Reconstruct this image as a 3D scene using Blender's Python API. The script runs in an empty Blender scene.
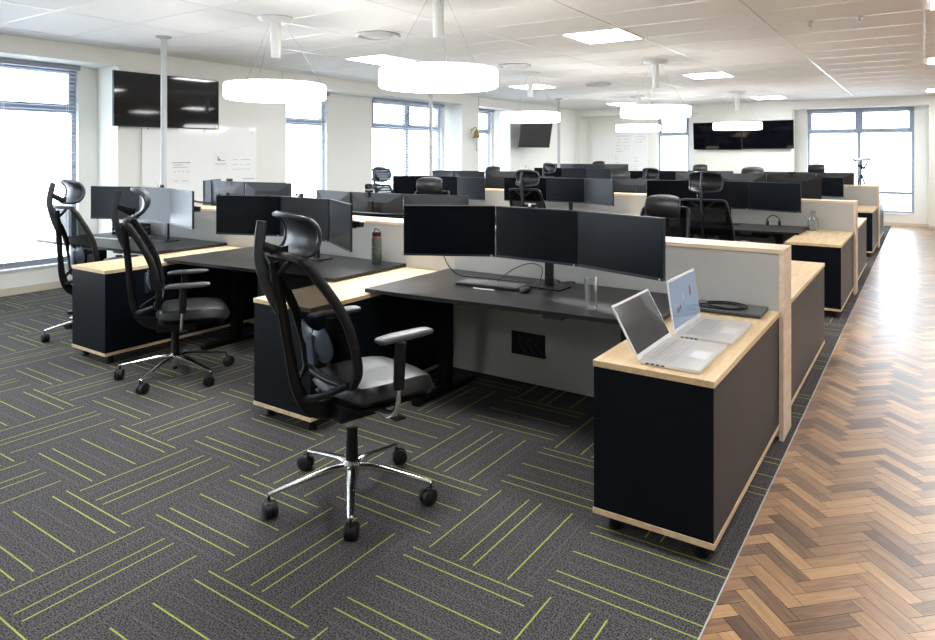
import bpy, bmesh, math, random
from math import sin, cos, pi, radians as R
from mathutils import Vector, Matrix
random.seed(7)
C = bpy.context.scene.collection

# ------------------------------------------------------------------ materials
def nt(name):
    m = bpy.data.materials.new(name); m.use_nodes = True
    t = m.node_tree; t.nodes.clear()
    o = t.nodes.new('ShaderNodeOutputMaterial')
    return m, t, o
def N(t, typ, **kw):
    n = t.nodes.new(typ)
    for k, v in kw.items():
        if k in n.inputs: n.inputs[k].default_value = v
        else: setattr(n, k, v)
    return n
def pbr(name, col, rough=.5, metal=0, var=0, scale=30, bump=0, coat=0, spec=.5, stretch=(1, 1, 1)):
    m, t, o = nt(name)
    b = N(t, 'ShaderNodeBsdfPrincipled')
    b.inputs['Base Color'].default_value = (*col, 1); b.inputs['Roughness'].default_value = rough
    b.inputs['Metallic'].default_value = metal; b.inputs['Coat Weight'].default_value = coat
    b.inputs['Specular IOR Level'].default_value = spec
    if var or bump:
        tc = N(t, 'ShaderNodeTexCoord'); mp = N(t, 'ShaderNodeMapping'); mp.inputs['Scale'].default_value = stretch
        t.links.new(tc.outputs['Object'], mp.inputs['Vector'])
        nz = N(t, 'ShaderNodeTexNoise', Scale=scale, Detail=4.0)
        t.links.new(mp.outputs[0], nz.inputs['Vector'])
        if var:
            mx = N(t, 'ShaderNodeMix', data_type='RGBA')
            mx.inputs[6].default_value = (*[c * (1 - var) for c in col], 1); mx.inputs[7].default_value = (*[min(1, c * (1 + var)) for c in col], 1)
            t.links.new(nz.outputs['Fac'], mx.inputs[0]); t.links.new(mx.outputs[2], b.inputs['Base Color'])
        if bump:
            bp = N(t, 'ShaderNodeBump', Strength=bump, Distance=.004)
            t.links.new(nz.outputs['Fac'], bp.inputs['Height']); t.links.new(bp.outputs[0], b.inputs['Normal'])
    t.links.new(b.outputs[0], o.inputs[0]); return m
def emit(name, col, s):
    m, t, o = nt(name); e = N(t, 'ShaderNodeEmission', Strength=s); e.inputs[0].default_value = (*col, 1)
    t.links.new(e.outputs[0], o.inputs[0]); return m
def see(name, col, fac, rough=.1, glossy=True):
    """thin see-through sheet: part clear, part gloss / cloth"""
    m, t, o = nt(name); tr = N(t, 'ShaderNodeBsdfTransparent'); mx = N(t, 'ShaderNodeMixShader', Fac=fac)
    if glossy:
        g = N(t, 'ShaderNodeBsdfGlossy', Roughness=rough); g.inputs[0].default_value = (*col, 1)
    else:
        g = N(t, 'ShaderNodeBsdfDiffuse'); g.inputs[0].default_value = (*col, 1)
    t.links.new(tr.outputs[0], mx.inputs[1]); t.links.new(g.outputs[0], mx.inputs[2]); t.links.new(mx.outputs[0], o.inputs[0])
    return m
def oak(name, a, b_, axis):
    m, t, o = nt(name); b = N(t, 'ShaderNodeBsdfPrincipled', Roughness=.38)
    g = N(t, 'ShaderNodeNewGeometry'); mp = N(t, 'ShaderNodeMapping')
    mp.inputs['Scale'].default_value = (1.2, 14, 14) if axis == 0 else (14, 1.2, 14)
    t.links.new(g.outputs['Position'], mp.inputs['Vector'])
    nz = N(t, 'ShaderNodeTexNoise', Scale=1.6, Detail=5.0, Distortion=.6); t.links.new(mp.outputs[0], nz.inputs['Vector'])
    n2 = N(t, 'ShaderNodeTexNoise', Scale=9.0, Detail=3.0); t.links.new(mp.outputs[0], n2.inputs['Vector'])
    cr = N(t, 'ShaderNodeValToRGB'); cr.color_ramp.elements[0].position = .32; cr.color_ramp.elements[1].position = .68
    cr.color_ramp.elements[0].color = (*a, 1); cr.color_ramp.elements[1].color = (*b_, 1)
    ad = N(t, 'ShaderNodeMix', data_type='FLOAT'); ad.inputs[0].default_value = .35
    t.links.new(nz.outputs['Fac'], ad.inputs[2]); t.links.new(n2.outputs['Fac'], ad.inputs[3])
    t.links.new(ad.outputs[0], cr.inputs[0]); t.links.new(cr.outputs[0], b.inputs['Base Color']); t.links.new(b.outputs[0], o.inputs[0])
    return m

M = {}
M['wall'] = pbr('wall paint', (.80, .80, .75), .75, var=.02, scale=3)
M['tile'] = pbr('ceiling tile', (.86, .86, .85), .85, var=.015, scale=60, spec=.2)
M['tbar'] = pbr('ceiling bar', (.80, .80, .80), .30)
M['gap'] = pbr('ceiling gap', (.30, .30, .30), .7)
M['white'] = pbr('white enamel', (.85, .85, .84), .4, var=.01)
M['frame'] = pbr('window frame', (.30, .33, .39), .4, var=.03)
M['glass'] = see('window glass', (1, 1, 1), .06, .02)
M['slat'] = None
M['oak'] = oak('oak board', (.62, .43, .23), (.86, .68, .44), 1)
M['oakx'] = oak('oak edging', (.66, .50, .34), (.86, .71, .52), 0)
M['oakp'] = oak('pale oak edging', (.68, .52, .37), (.88, .74, .58), 1)
M['lam'] = pbr('black laminate', (.0045, .006, .010), .36, var=.15, scale=80, spec=.16)
M['desk'] = pbr('charcoal desktop', (.012, .012, .013), .34, var=.15, scale=120, bump=.05, spec=.27)
M['cloth'] = pbr('grey screen cloth', (.46, .46, .44), .9, var=.06, scale=300, bump=.2)
M['black'] = pbr('black plastic', (.005, .005, .006), .4, var=.1, scale=60, spec=.35)
M['bmetal'] = pbr('black metal', (.004, .004, .0045), .38, var=.1, scale=60, spec=.3)
M['bezel'] = pbr('monitor casing', (.009, .010, .012), .38, var=.1, scale=60, spec=.4)
M['screen'] = pbr('monitor screen', (.0018, .0028, .005), .26, var=.02, scale=20, spec=.13)
M['tv'] = pbr('television screen', (.003, .0035, .006), .045, var=.02, scale=20, spec=.45)
M['chrome'] = pbr('polished aluminium', (.78, .78, .78), .2, metal=1, var=.03)
M['leather'] = pbr('black leather', (.016, .016, .017), .36, var=.2, scale=9, bump=.6, spec=.35)
M['armpad'] = pbr('grey arm pad', (.055, .055, .058), .38, var=.05)
M['rubber'] = pbr('caster rubber', (.006, .006, .0065), .45, var=.1)
M['greybar'] = pbr('slate plastic', (.038, .046, .056), .35, var=.05)
M['lumbar'] = pbr('blue grey plastic', (.05, .07, .10), .3, var=.05)
M['net'] = see('black chair mesh', (.006, .006, .007), .92, glossy=False)
M['alu'] = pbr('silver aluminium', (.72, .72, .71), .35, metal=.5, var=.03)
M['silver'] = pbr('silver white rim', (.80, .80, .82), .35, var=.02)
M['keys'] = pbr('silver keys', (.52, .52, .52), .5, var=.08, scale=120)
M['keyg'] = pbr('grey keys', (.14, .14, .14), .5, var=.08, scale=120)
M['grey'] = pbr('grey metal', (.55, .55, .55), .4, var=.03)
M['pole'] = pbr('pole paint', (.42, .43, .44), .4, var=.02)
M['brass'] = pbr('brass', (.55, .40, .12), .25, metal=1, var=.05)
M['rope'] = pbr('rope', (.45, .43, .38), .8, var=.2)
M['paper'] = pbr('paper', (.84, .84, .84), .7, var=.02)
M['ink'] = pbr('grey ink', (.25, .26, .28), .7, var=.05)
M['board'] = pbr('white board', (.84, .85, .85), .12, var=.01)
M['glassboard'] = pbr('glass writing board', (.90, .91, .90), .08, var=.01)
M['green'] = pbr('green bottle', (.055, .075, .06), .4, var=.05)
M['red'] = pbr('red band', (.30, .05, .03), .4, var=.05)
M['base'] = pbr('skirting paint', (.62, .56, .46), .5, var=.03)
M['lamp'] = emit('opal diffuser', (.97, .985, 1), 9)
M['panel'] = emit('led panel', (.97, .985, 1), 15)
M['lapscreen'] = None

# blind slats pass some light
m, t, o = nt('blind slat'); d = N(t, 'ShaderNodeBsdfDiffuse'); d.inputs[0].default_value = (.50, .53, .58, 1)
tl = N(t, 'ShaderNodeBsdfTranslucent'); tl.inputs[0].default_value = (.4, .46, .56, 1); mx = N(t, 'ShaderNodeMixShader', Fac=.14)
t.links.new(d.outputs[0], mx.inputs[1]); t.links.new(tl.outputs[0], mx.inputs[2]); t.links.new(mx.outputs[0], o.inputs[0]); M['slat'] = m
# clear drinking glass
m, t, o = nt('clear glass'); tr = N(t, 'ShaderNodeBsdfTransparent'); g = N(t, 'ShaderNodeBsdfGlossy', Roughness=.03)
lw = N(t, 'ShaderNodeLayerWeight', Blend=.35); mx = N(t, 'ShaderNodeMixShader'); tr.inputs[0].default_value = (.93, .95, .95, 1)
t.links.new(lw.outputs['Facing'], mx.inputs[0]); t.links.new(tr.outputs[0], mx.inputs[1]); t.links.new(g.outputs[0], mx.inputs[2]); t.links.new(mx.outputs[0], o.inputs[0]); M['clear'] = m
# laptop display, switched on, dim
def lcd(name, col, s, blobs):
    m, t, o = nt(name); b = N(t, 'ShaderNodeBsdfPrincipled', Roughness=.12); b.inputs['Base Color'].default_value = (.02, .022, .025, 1)
    b.inputs['Emission Color'].default_value = (*col, 1); b.inputs['Emission Strength'].default_value = s
    t.links.new(b.outputs[0], o.inputs[0]); return m
M['lcd_dark'] = pbr('dark laptop display', (.05, .055, .06), .10, var=.02)
M['lcd_lit'] = lcd('lit laptop display', (.40, .52, .70), .22, 1)

# carpet: dark loop pile with lime lines, quarter-turned tiles
m, t, o = nt('carpet tiles')
b = N(t, 'ShaderNodeBsdfPrincipled', Roughness=.95); b.inputs['Specular IOR Level'].default_value = .1
g = N(t, 'ShaderNodeNewGeometry'); sp = N(t, 'ShaderNodeSeparateXYZ'); t.links.new(g.outputs['Position'], sp.inputs[0])
def mth(op, a, b2=None, c=None):
    n = N(t, 'ShaderNodeMath', operation=op)
    for i, q in enumerate((a, b2, c)):
        if q is None: continue
        if isinstance(q, (int, float)): n.inputs[i].default_value = q
        else: t.links.new(q, n.inputs[i])
    return n.outputs[0]
PX, PY = .565, .578
qx = mth('DIVIDE', mth('ADD', sp.outputs[0], 3.46 + 40 * PX), PX); qy = mth('DIVIDE', mth('ADD', sp.outputs[1], -1.66 + 20 * PY), PY)
ix, iy = mth('FLOOR', qx), mth('FLOOR', qy); fx, fy = mth('FRACT', qx), mth('FRACT', qy)
par = mth('MODULO', mth('ADD', ix, iy), 2.0)                     # 0: lines along Y, 1: lines along X
def lines(f, offs, w):
    r = None
    for of in offs:
        k = mth('LESS_THAN', mth('ABSOLUTE', mth('SUBTRACT', f, of)), w)
        r = k if r is None else mth('MAXIMUM', r, k)
    return r
la = lines(fx, (.10, .375, .49, .77), .0055); lb = lines(fy, (.15, .27, .54, .83, .94), .0055)
msk = mth('ADD', mth('MULTIPLY', la, mth('SUBTRACT', 1.0, par)), mth('MULTIPLY', lb, par))
# faint grey lines between the lime ones
ga = lines(fx, (.23, .62, .90), .006); gb = lines(fy, (.05, .40, .68), .006)
gm = mth('ADD', mth('MULTIPLY', ga, mth('SUBTRACT', 1.0, par)), mth('MULTIPLY', gb, par))
nz = N(t, 'ShaderNodeTexNoise', Scale=150.0, Detail=3.0); t.links.new(g.outputs['Position'], nz.inputs['Vector'])
n2 = N(t, 'ShaderNodeTexNoise', Scale=1.3, Detail=2.0); t.links.new(g.outputs['Position'], n2.inputs['Vector'])
cr = N(t, 'ShaderNodeValToRGB'); cr.color_ramp.elements[0].position = .36; cr.color_ramp.elements[1].position = .66
cr.color_ramp.elements[0].color = (.018, .0155, .017, 1); cr.color_ramp.elements[1].color = (.155, .145, .150, 1)
t.links.new(nz.outputs['Fac'], cr.inputs[0])
m0 = N(t, 'ShaderNodeMix', data_type='RGBA'); m0.inputs[7].default_value = (.16, .155, .15, 1)
t.links.new(mth('MULTIPLY', gm, .35), m0.inputs[0]); t.links.new(cr.outputs[0], m0.inputs[6])
m1 = N(t, 'ShaderNodeMix', data_type='RGBA'); m1.inputs[7].default_value = (.42, .50, .09, 1)
t.links.new(mth('MULTIPLY', msk, mth('ADD', .62, mth('MULTIPLY', n2.outputs['Fac'], .5))), m1.inputs[0]); t.links.new(m0.outputs[2], m1.inputs[6])
t.links.new(m1.outputs[2], b.inputs['Base Color'])
bp = N(t, 'ShaderNodeBump', Strength=.5, Distance=.004); t.links.new(nz.outputs['Fac'], bp.inputs['Height']); t.links.new(bp.outputs[0], b.inputs['Normal'])
t.links.new(b.outputs[0], o.inputs[0]); M['carpet'] = m

# parquet: tone of each block from an attribute, grain along each block from UV
m, t, o = nt('herringbone parquet')
b = N(t, 'ShaderNodeBsdfPrincipled', Roughness=.36); b.inputs['Coat Weight'].default_value = 1.0; b.inputs['Coat Roughness'].default_value = .33
at = N(t, 'ShaderNodeAttribute', attribute_name='tone'); uv = N(t, 'ShaderNodeUVMap', uv_map='UVMap')
mp = N(t, 'ShaderNodeMapping'); mp.inputs['Scale'].default_value = (2.2, 26, 1); t.links.new(uv.outputs[0], mp.inputs['Vector'])
nz = N(t, 'ShaderNodeTexNoise', Scale=2.4, Detail=4.0, Distortion=1.1); t.links.new(mp.outputs[0], nz.inputs['Vector'])
cr = N(t, 'ShaderNodeValToRGB'); e = cr.color_ramp
e.elements[0].position = 0; e.elements[0].color = (.11, .052, .026, 1); e.elements[1].position = 1; e.elements[1].color = (.66, .40, .19, 1)
x = e.elements.new(.3); x.color = (.26, .14, .072, 1); x = e.elements.new(.65); x.color = (.46, .26, .115, 1)
k = N(t, 'ShaderNodeMath', operation='MULTIPLY_ADD'); t.links.new(nz.outputs['Fac'], k.inputs[0]); k.inputs[1].default_value = .85
t.links.new(at.outputs['Fac'], k.inputs[2]); k2 = N(t, 'ShaderNodeMath', operation='SUBTRACT'); t.links.new(k.outputs[0], k2.inputs[0]); k2.inputs[1].default_value = .42
t.links.new(k2.outputs[0], cr.inputs[0]); t.links.new(cr.outputs[0], b.inputs['Base Color']); t.links.new(b.outputs[0], o.inputs[0]); M['parquet'] = m

# ------------------------------------------------------------------ geometry helpers
def xf(loc=(0, 0, 0), rz=0): return Matrix.Translation(loc) @ Matrix.Rotation(rz, 4, 'Z')
def box(bm, x0, x1, y0, y1, z0, z1, mat=None, bev=0):
    r = bmesh.ops.create_cube(bm, size=1)
    vs = r['verts']
    bmesh.ops.scale(bm, vec=(x1 - x0, y1 - y0, z1 - z0), verts=vs)
    bmesh.ops.translate(bm, vec=((x0 + x1) / 2, (y0 + y1) / 2, (z0 + z1) / 2), verts=vs)
    if bev:
        es = list({e for v in vs for e in v.link_edges})
        r = bmesh.ops.bevel(bm, geom=es, offset=bev, segments=2, affect='EDGES', profile=.7)
        vs = list({v for f in r['faces'] for v in f.verts} | {v for v in vs if v.is_valid})
    if mat is not None: bmesh.ops.transform(bm, matrix=mat, verts=vs)
    return vs
def cyl(bm, p0, p1, r0, r1=None, seg=16):
    p0, p1 = Vector(p0), Vector(p1); d = p1 - p0
    r = bmesh.ops.create_cone(bm, cap_ends=True, segments=seg, radius1=r0, radius2=r0 if r1 is None else r1, depth=d.length)
    q = Vector((0, 0, 1)).rotation_difference(d).to_matrix().to_4x4()
    bmesh.ops.transform(bm, matrix=Matrix.Translation((p0 + p1) / 2) @ q, verts=r['verts']); return r['verts']
def lathe(bm, prof, cx=0, cy=0, seg=32):
    rings = []
    for r, z in prof:
        rings.append([bm.verts.new((cx + max(r, 1e-4) * cos(2 * pi * i / seg), cy + max(r, 1e-4) * sin(2 * pi * i / seg), z)) for i in range(seg)])
    for a, b in zip(rings, rings[1:]):
        for i in range(seg): bm.faces.new((a[i], a[(i + 1) % seg], b[(i + 1) % seg], b[i]))
    return rings
def frames(pts):
    out = []
    for i, p in enumerate(pts):
        a = pts[max(i - 1, 0)]; b = pts[min(i + 1, len(pts) - 1)]
        out.append((b - a).normalized())
    return out
def smooth_path(pts, n=6):
    pts = [Vector(p) for p in pts]; out = []
    for i in range(len(pts) - 1):
        p0 = pts[max(i - 1, 0)]; p1 = pts[i]; p2 = pts[i + 1]; p3 = pts[min(i + 2, len(pts) - 1)]
        for k in range(n):
            s = k / n
            out.append(.5 * ((2 * p1) + (p2 - p0) * s + (2 * p0 - 5 * p1 + 4 * p2 - p3) * s * s + (3 * p1 - p0 - 3 * p2 + p3) * s ** 3))
    out.append(pts[-1]); return out
def sweep(bm, pts, w, h=None, seg=8, up=(0, 0, 1), n=6, closed=False, sm=True, super_=1.0):
    """superelliptic tube along pts; w,h half-sizes (numbers or lists over the raw points); w along side axis"""
    h = w if h is None else h
    raw = len(pts); P = smooth_path(pts, n) if sm else [Vector(p) for p in pts]
    def at(v, i):
        if isinstance(v, (int, float)): return v
        s = i / (len(P) - 1) * (raw - 1); k = min(int(s), raw - 2); return v[k] * (1 - (s - k)) + v[k + 1] * (s - k)
    if closed: P = P[:-1]
    T = []
    for i in range(len(P)):
        a = P[(i - 1) % len(P)] if closed or i else P[0]; b = P[(i + 1) % len(P)] if closed or i < len(P) - 1 else P[-1]
        T.append((b - a).normalized())
    rings = []
    for i, (p, d) in enumerate(zip(P, T)):
        u = Vector(up); s = d.cross(u)
        if s.length < 1e-3: s = d.cross(Vector((1, 0, 0)))
        s.normalize(); v = s.cross(d).normalized(); ring = []
        for k in range(seg):
            a = 2 * pi * (k + .5) / seg; c, q = cos(a), sin(a)
            c = math.copysign(abs(c) ** super_, c); q = math.copysign(abs(q) ** super_, q)
            ring.append(bm.verts.new(p + s * c * at(w, i) + v * q * at(h, i)))
        rings.append(ring)
    L = len(rings)
    for i in range(L if closed else L - 1):
        a, b = rings[i], rings[(i + 1) % L]
        for k in range(seg): bm.faces.new((a[k], a[(k + 1) % seg], b[(k + 1) % seg], b[k]))
    if not closed:
        bm.faces.new(rings[0][::-1]); bm.faces.new(rings[-1])
    return rings
def quad_sheet(bm, grid, thick=0):
    """grid of points -> surface; with thick it becomes a closed slab along normals"""
    V = [[bm.verts.new(p) for p in row] for row in grid]; fs = []
    for i in range(len(V) - 1):
        for j in range(len(V[0]) - 1): fs.append(bm.faces.new((V[i][j], V[i + 1][j], V[i + 1][j + 1], V[i][j + 1])))
    if thick:
        bm.normal_update(); bmesh.ops.solidify(bm, geom=fs, thickness=thick)
    return V
def obj(name, bm, mat, parent=None, smooth=False, sub=0, loc=None, rot=None):
    bmesh.ops.recalc_face_normals(bm, faces=bm.faces)
    me = bpy.data.meshes.new(name); bm.to_mesh(me); bm.free()
    ms = mat if isinstance(mat, (list, tuple)) else [mat]
    for q in ms: me.materials.append(M[q] if isinstance(q, str) else q)
    if smooth:
        for p in me.polygons: p.use_smooth = True
        try: me.set_sharp_from_angle(angle=R(38))
        except Exception: pass
    o = bpy.data.objects.new(name, me); C.objects.link(o)
    if parent: o.parent = parent
    if loc: o.location = loc
    if rot: o.rotation_euler = rot
    if sub:
        md = o.modifiers.new('smooth', 'SUBSURF'); md.levels = sub; md.render_levels = sub
    return o
def tag(o, label, cat, group=None, kind=None):
    o['label'] = label; o['category'] = cat
    if group: o['group'] = group
    if kind: o['kind'] = kind
    return o
def thing(name, label, cat, loc=(0, 0, 0), rz=0, group=None):
    o = bpy.data.objects.new(name, None); C.objects.link(o); o.empty_display_size = .1
    o.location = loc; o.rotation_euler = (0, 0, rz); return tag(o, label, cat, group)
def struct(name, bm, mat, parent=None, **kw):
    o = obj(name, bm, mat, parent, **kw)
    if not parent: o['kind'] = 'structure'
    return o
def dup(root, loc, rz, label, group=None):
    r = root.copy(); C.objects.link(r); r.location = loc; r.rotation_euler = (root.rotation_euler[0], root.rotation_euler[1], rz); r['label'] = label
    if group: r['group'] = group
    def rec(src, dst):
        for ch in src.children:
            c = ch.copy(); C.objects.link(c); c.parent = dst; rec(ch, c)
    rec(root, r); return r
B = bmesh.new

# ------------------------------------------------------------------ room
H = 2.96; XL, XR_, YN, YF = -8.36, 5.2, -4.2, 17.98; RX, RY = -8.85, 18.45; XB = -.633
WZ0, WZ1, BK = .30, 2.75, 2.757
bm = B(); box(bm, RX - .2, XB, YN - .2, RY + .2, -.1, 0); struct('floor_carpet', bm, 'carpet')
bm = B(); box(bm, XB + .012, XR_ + .2, YN - .2, RY + .2, -.1, -.004)
struct('floor_base', bm, 'lam')
bm = B(); box(bm, XB, XB + .005, YN, YF + .3, -.02, .002); struct('trim_1', bm, 'grey')
# herringbone blocks
bm = B(); uvl = bm.loops.layers.uv.new('UVMap'); tone = bm.faces.layers.float.new('tone_f')
Lb, n = .256, 4; w = Lb / n; s2 = math.sqrt(.5); x0, x1, y0, y1 = XB + .005, 4.0, -1.5, 18.4; tones = []
def clip_poly(P, ax, lim, keep_less):
    out = []
    for i in range(len(P)):
        a, b = P[i], P[(i + 1) % len(P)]
        ia = (a[0][ax] <= lim) if keep_less else (a[0][ax] >= lim); ib = (b[0][ax] <= lim) if keep_less else (b[0][ax] >= lim)
        if ia: out.append(a)
        if ia != ib:
            k = (lim - a[0][ax]) / (b[0][ax] - a[0][ax])
            out.append(tuple(tuple(a[q][j] + k * (b[q][j] - a[q][j]) for j in range(2)) for q in range(2)))
    return out
g_ = .0009
for i in range(-4, 30):
    for j in range(-60, 330):
        for kind in (0, 1):
            ox, oy = (j + n * i, j - n * i)
            if kind == 0: r = (ox, oy, ox + n, oy + 1)
            else: r = (ox + n, oy - n + 1, ox + n + 1, oy + 1)
            a, b2, c, d = [q * w for q in r]; a += g_; b2 += g_; c -= g_; d -= g_
            P = [(a, b2), (c, b2), (c, d), (a, d)]
            # rotate the lattice so its ridges run along the aisle
            W = [((px - py) * s2, (px + py) * s2) for px, py in P]
            cx = sum(q[0] for q in W) / 4; cy = sum(q[1] for q in W) / 4 - 2.0
            if cx < x0 - .2 or cx > x1 or cy < y0 or cy > y1: continue
            U = [(0, 0), (Lb, 0), (Lb, w), (0, w)] if kind == 0 else [(0, 0), (0, w), (Lb, w), (Lb, 0)]
            ru = random.random() * 50
            poly = [((q[0], q[1] - 2.0), (uu[0] + ru, uu[1] + ru)) for q, uu in zip(W, U)]
            poly = clip_poly(poly, 0, x0, False)
            if len(poly) < 3: continue
            vs = [bm.verts.new((q[0][0], q[0][1], 0)) for q in poly]
            f = bm.faces.new(vs)
            for l, q in zip(f.loops, poly): l[uvl].uv = q[1]
            f[tone] = random.choice((.05, .22, .40, .5, .62, .78)) + random.uniform(-.08, .08)
me = bpy.data.meshes.new('floor_parquet'); bm.normal_update()
for f in bm.faces:
    if f.normal.z < 0: f.normal_flip()
tv = [f[tone] for f in bm.faces]; bm.to_mesh(me); bm.free(); me.materials.append(M['parquet'])
at = me.attributes.new('tone', 'FLOAT', 'FACE'); at.data.foreach_set('value', tv)
fo = bpy.data.objects.new('floor_parquet', me); C.objects.link(fo); fo['kind'] = 'structure'

def wall_x(bm, xa, xb, yr, holes):      # slab between xa..xb along Y with window holes (y0,y1)
    y = yr[0]
    for a, b in holes:
        box(bm, xa, xb, y, a, 0, H); box(bm, xa, xb, a, b, 0, WZ0); box(bm, xa, xb, a, b, WZ1, H); y = b
    box(bm, xa, xb, y, yr[1], 0, H)
def wall_y(bm, ya, yb, xr, holes):
    x = xr[0]
    for a, b in holes:
        box(bm, x, a, ya, yb, 0, H); box(bm, a, b, ya, yb, 0, WZ0); box(bm, a, b, ya, yb, WZ1, H); x = b
    box(bm, x, xr[1], ya, yb, 0, H)
WL = [(-2.5, -.1), (1.87, 4.30), (7.36, 8.58), (9.77, 12.05), (12.9, 14.12)]  # first opening belongs to the added, unseen window
WF = [(-6.12, -5.27), (-2.39, -.195)]
bm = B(); wall_x(bm, RX - .2, RX, (YN, RY + .2), WL)
box(bm, RX, XL, 4.54, 7.23, 0, H); box(bm, RX, XL, 12.13, 12.8, 0, H); box(bm, RX, XL, 14.2, RY, 0, H)
for a, b in ((YN, 4.60), (7.15, 12.17), (12.77, 14.25)): box(bm, RX, XL + .03, a, b, BK, H)
struct('wall_left', bm, 'wall')
bm = B(); wall_y(bm, RY, RY + .2, (XL, XR_), WF)
box(bm, XL, -8.22, YF, RY, 0, H); box(bm, -4.9, -2.67, YF, RY, 0, H); box(bm, .08, XR_, YF, RY, 0, H)
for a, b in ((-8.22, -4.85), (-2.72, .1)): box(bm, a, b, YF - .02, RY, BK, H)
struct('wall_back', bm, 'wall')
bm = B(); box(bm, XR_, XR_ + .15, YN, RY + .2, 0, H); struct('wall_right', bm, 'wall')
bm = B(); box(bm, RX - .2, XR_ + .15, YN - .15, YN, 0, H); struct('wall_front', bm, 'wall')
bm = B()
for a, b, x in ((YN, 4.54, RX), (4.54, 7.23, XL), (7.23, 12.13, RX), (12.13, 12.8, XL), (12.8, 14.2, RX), (14.2, YF, XL)):
    box(bm, x, x + .015, a, b, 0, .085)
struct('baseboard_left', bm, 'base')
bm = B()
for a, b, y in ((XL, -8.22, YF), (-8.22, -4.9, RY), (-4.9, -2.67, YF), (-2.67, .08, RY), (.08, XR_, YF)): box(bm, a, b, y - .015, y, 0, .085)
struct('baseboard_back', bm, 'base')
# ceiling: slab, tiles and bars
TX, TY, TY0 = 1.317, .735, 3.0
bm = B(); box(bm, RX - .2, XR_ + .15, YN - .15, RY + .2, H + .006, H + .12); struct('ceiling', bm, 'gap')
bm = B(); xs = [i * TX for i in range(-7, 5)]; ys = [TY0 + j * TY for j in range(-10, 22)]
for a in xs:
    for b in ys:
        xa, xb, ya, yb = max(a + .004, RX), min(a + TX - .004, XR_), max(b + .004, YN), min(b + TY - .004, RY)
        if xb - xa < .05 or yb - ya < .05: continue
        vs = [bm.verts.new(q) for q in ((xa, ya, H), (xb, ya, H), (xb, yb, H), (xa, yb, H))]; bm.faces.new(vs[::-1])
struct('ceiling_tile_field', bm, 'tile')
bm = B()
for a in xs[1:]:
    if a < XR_: box(bm, a - .009, a + .009, YN, YF, H - .004, H + .004)
for b in ys:
    if YN < b < YF: box(bm, XL, XR_, b - .006, b + .006, H - .003, H + .004)
struct('trim_2', bm, 'tbar')

def window(idx, axis, a, b, mull, plane, sgn):
    """axis 'x': window in a wall of constant x spanning y a..b. sgn: direction into the room"""
    root = bpy.data.objects.new('window_%d' % idx, None); C.objects.link(root); root['kind'] = 'structure'
    def bx(bm, p0, p1, d0, d1, z0, z1):
        if axis == 'x': box(bm, plane + sgn * d1 if sgn < 0 else plane + sgn * d0, plane + sgn * d0 if sgn < 0 else plane + sgn * d1, p0, p1, z0, z1)
        else: box(bm, p0, p1, plane + min(sgn * d0, sgn * d1), plane + max(sgn * d0, sgn * d1), z0, z1)
    f = .055; zt = 2.20; bm = B()
    bx(bm, a, a + f, -.12, -.06, WZ0, WZ1); bx(bm, b - f, b, -.12, -.06, WZ0, WZ1)
    bx(bm, a + f, b - f, -.12, -.06, WZ0, WZ0 + f); bx(bm, a + f, b - f, -.12, -.06, WZ1 - f, WZ1)
    edges = [a + f] + [q for m_ in mull for q in (m_ - .04, m_ + .04)] + [b - f]
    for m_ in mull: bx(bm, m_ - .04, m_ + .04, -.12, -.05, WZ0 + f, WZ1 - f)
    for p, q in zip(edges[::2], edges[1::2]):
        bx(bm, p, q, -.12, -.05, zt - .035, zt + .035)
        # opening sash in the top light
        bx(bm, p, p + .04, -.11, -.04, zt + .035, WZ1 - f); bx(bm, q - .04, q, -.11, -.04, zt + .035, WZ1 - f)
        bx(bm, p + .04, q - .04, -.11, -.04, zt + .035, zt + .075); bx(bm, p + .04, q - .04, -.11, -.04, WZ1 - f - .04, WZ1 - f)
    obj('window_frame', bm, 'frame', root)
    bm = B(); bx(bm, a + f, b - f, -.10, -.095, WZ0 + f, WZ1 - f); obj('window_pane', bm, 'glass', root)
    bm = B()
    for p, q in zip(edges[::2], edges[1::2]): bx(bm, (p + q) / 2 - .06, (p + q) / 2 + .06, -.04, -.015, zt + .045, zt + .065)
    obj('window_handle', bm, 'bmetal', root)
    bm = B(); bx(bm, a - .01, b + .01, -.05, .02, WZ0 - .025, WZ0); obj('window_sill', bm, 'white', root)
    return root
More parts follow.
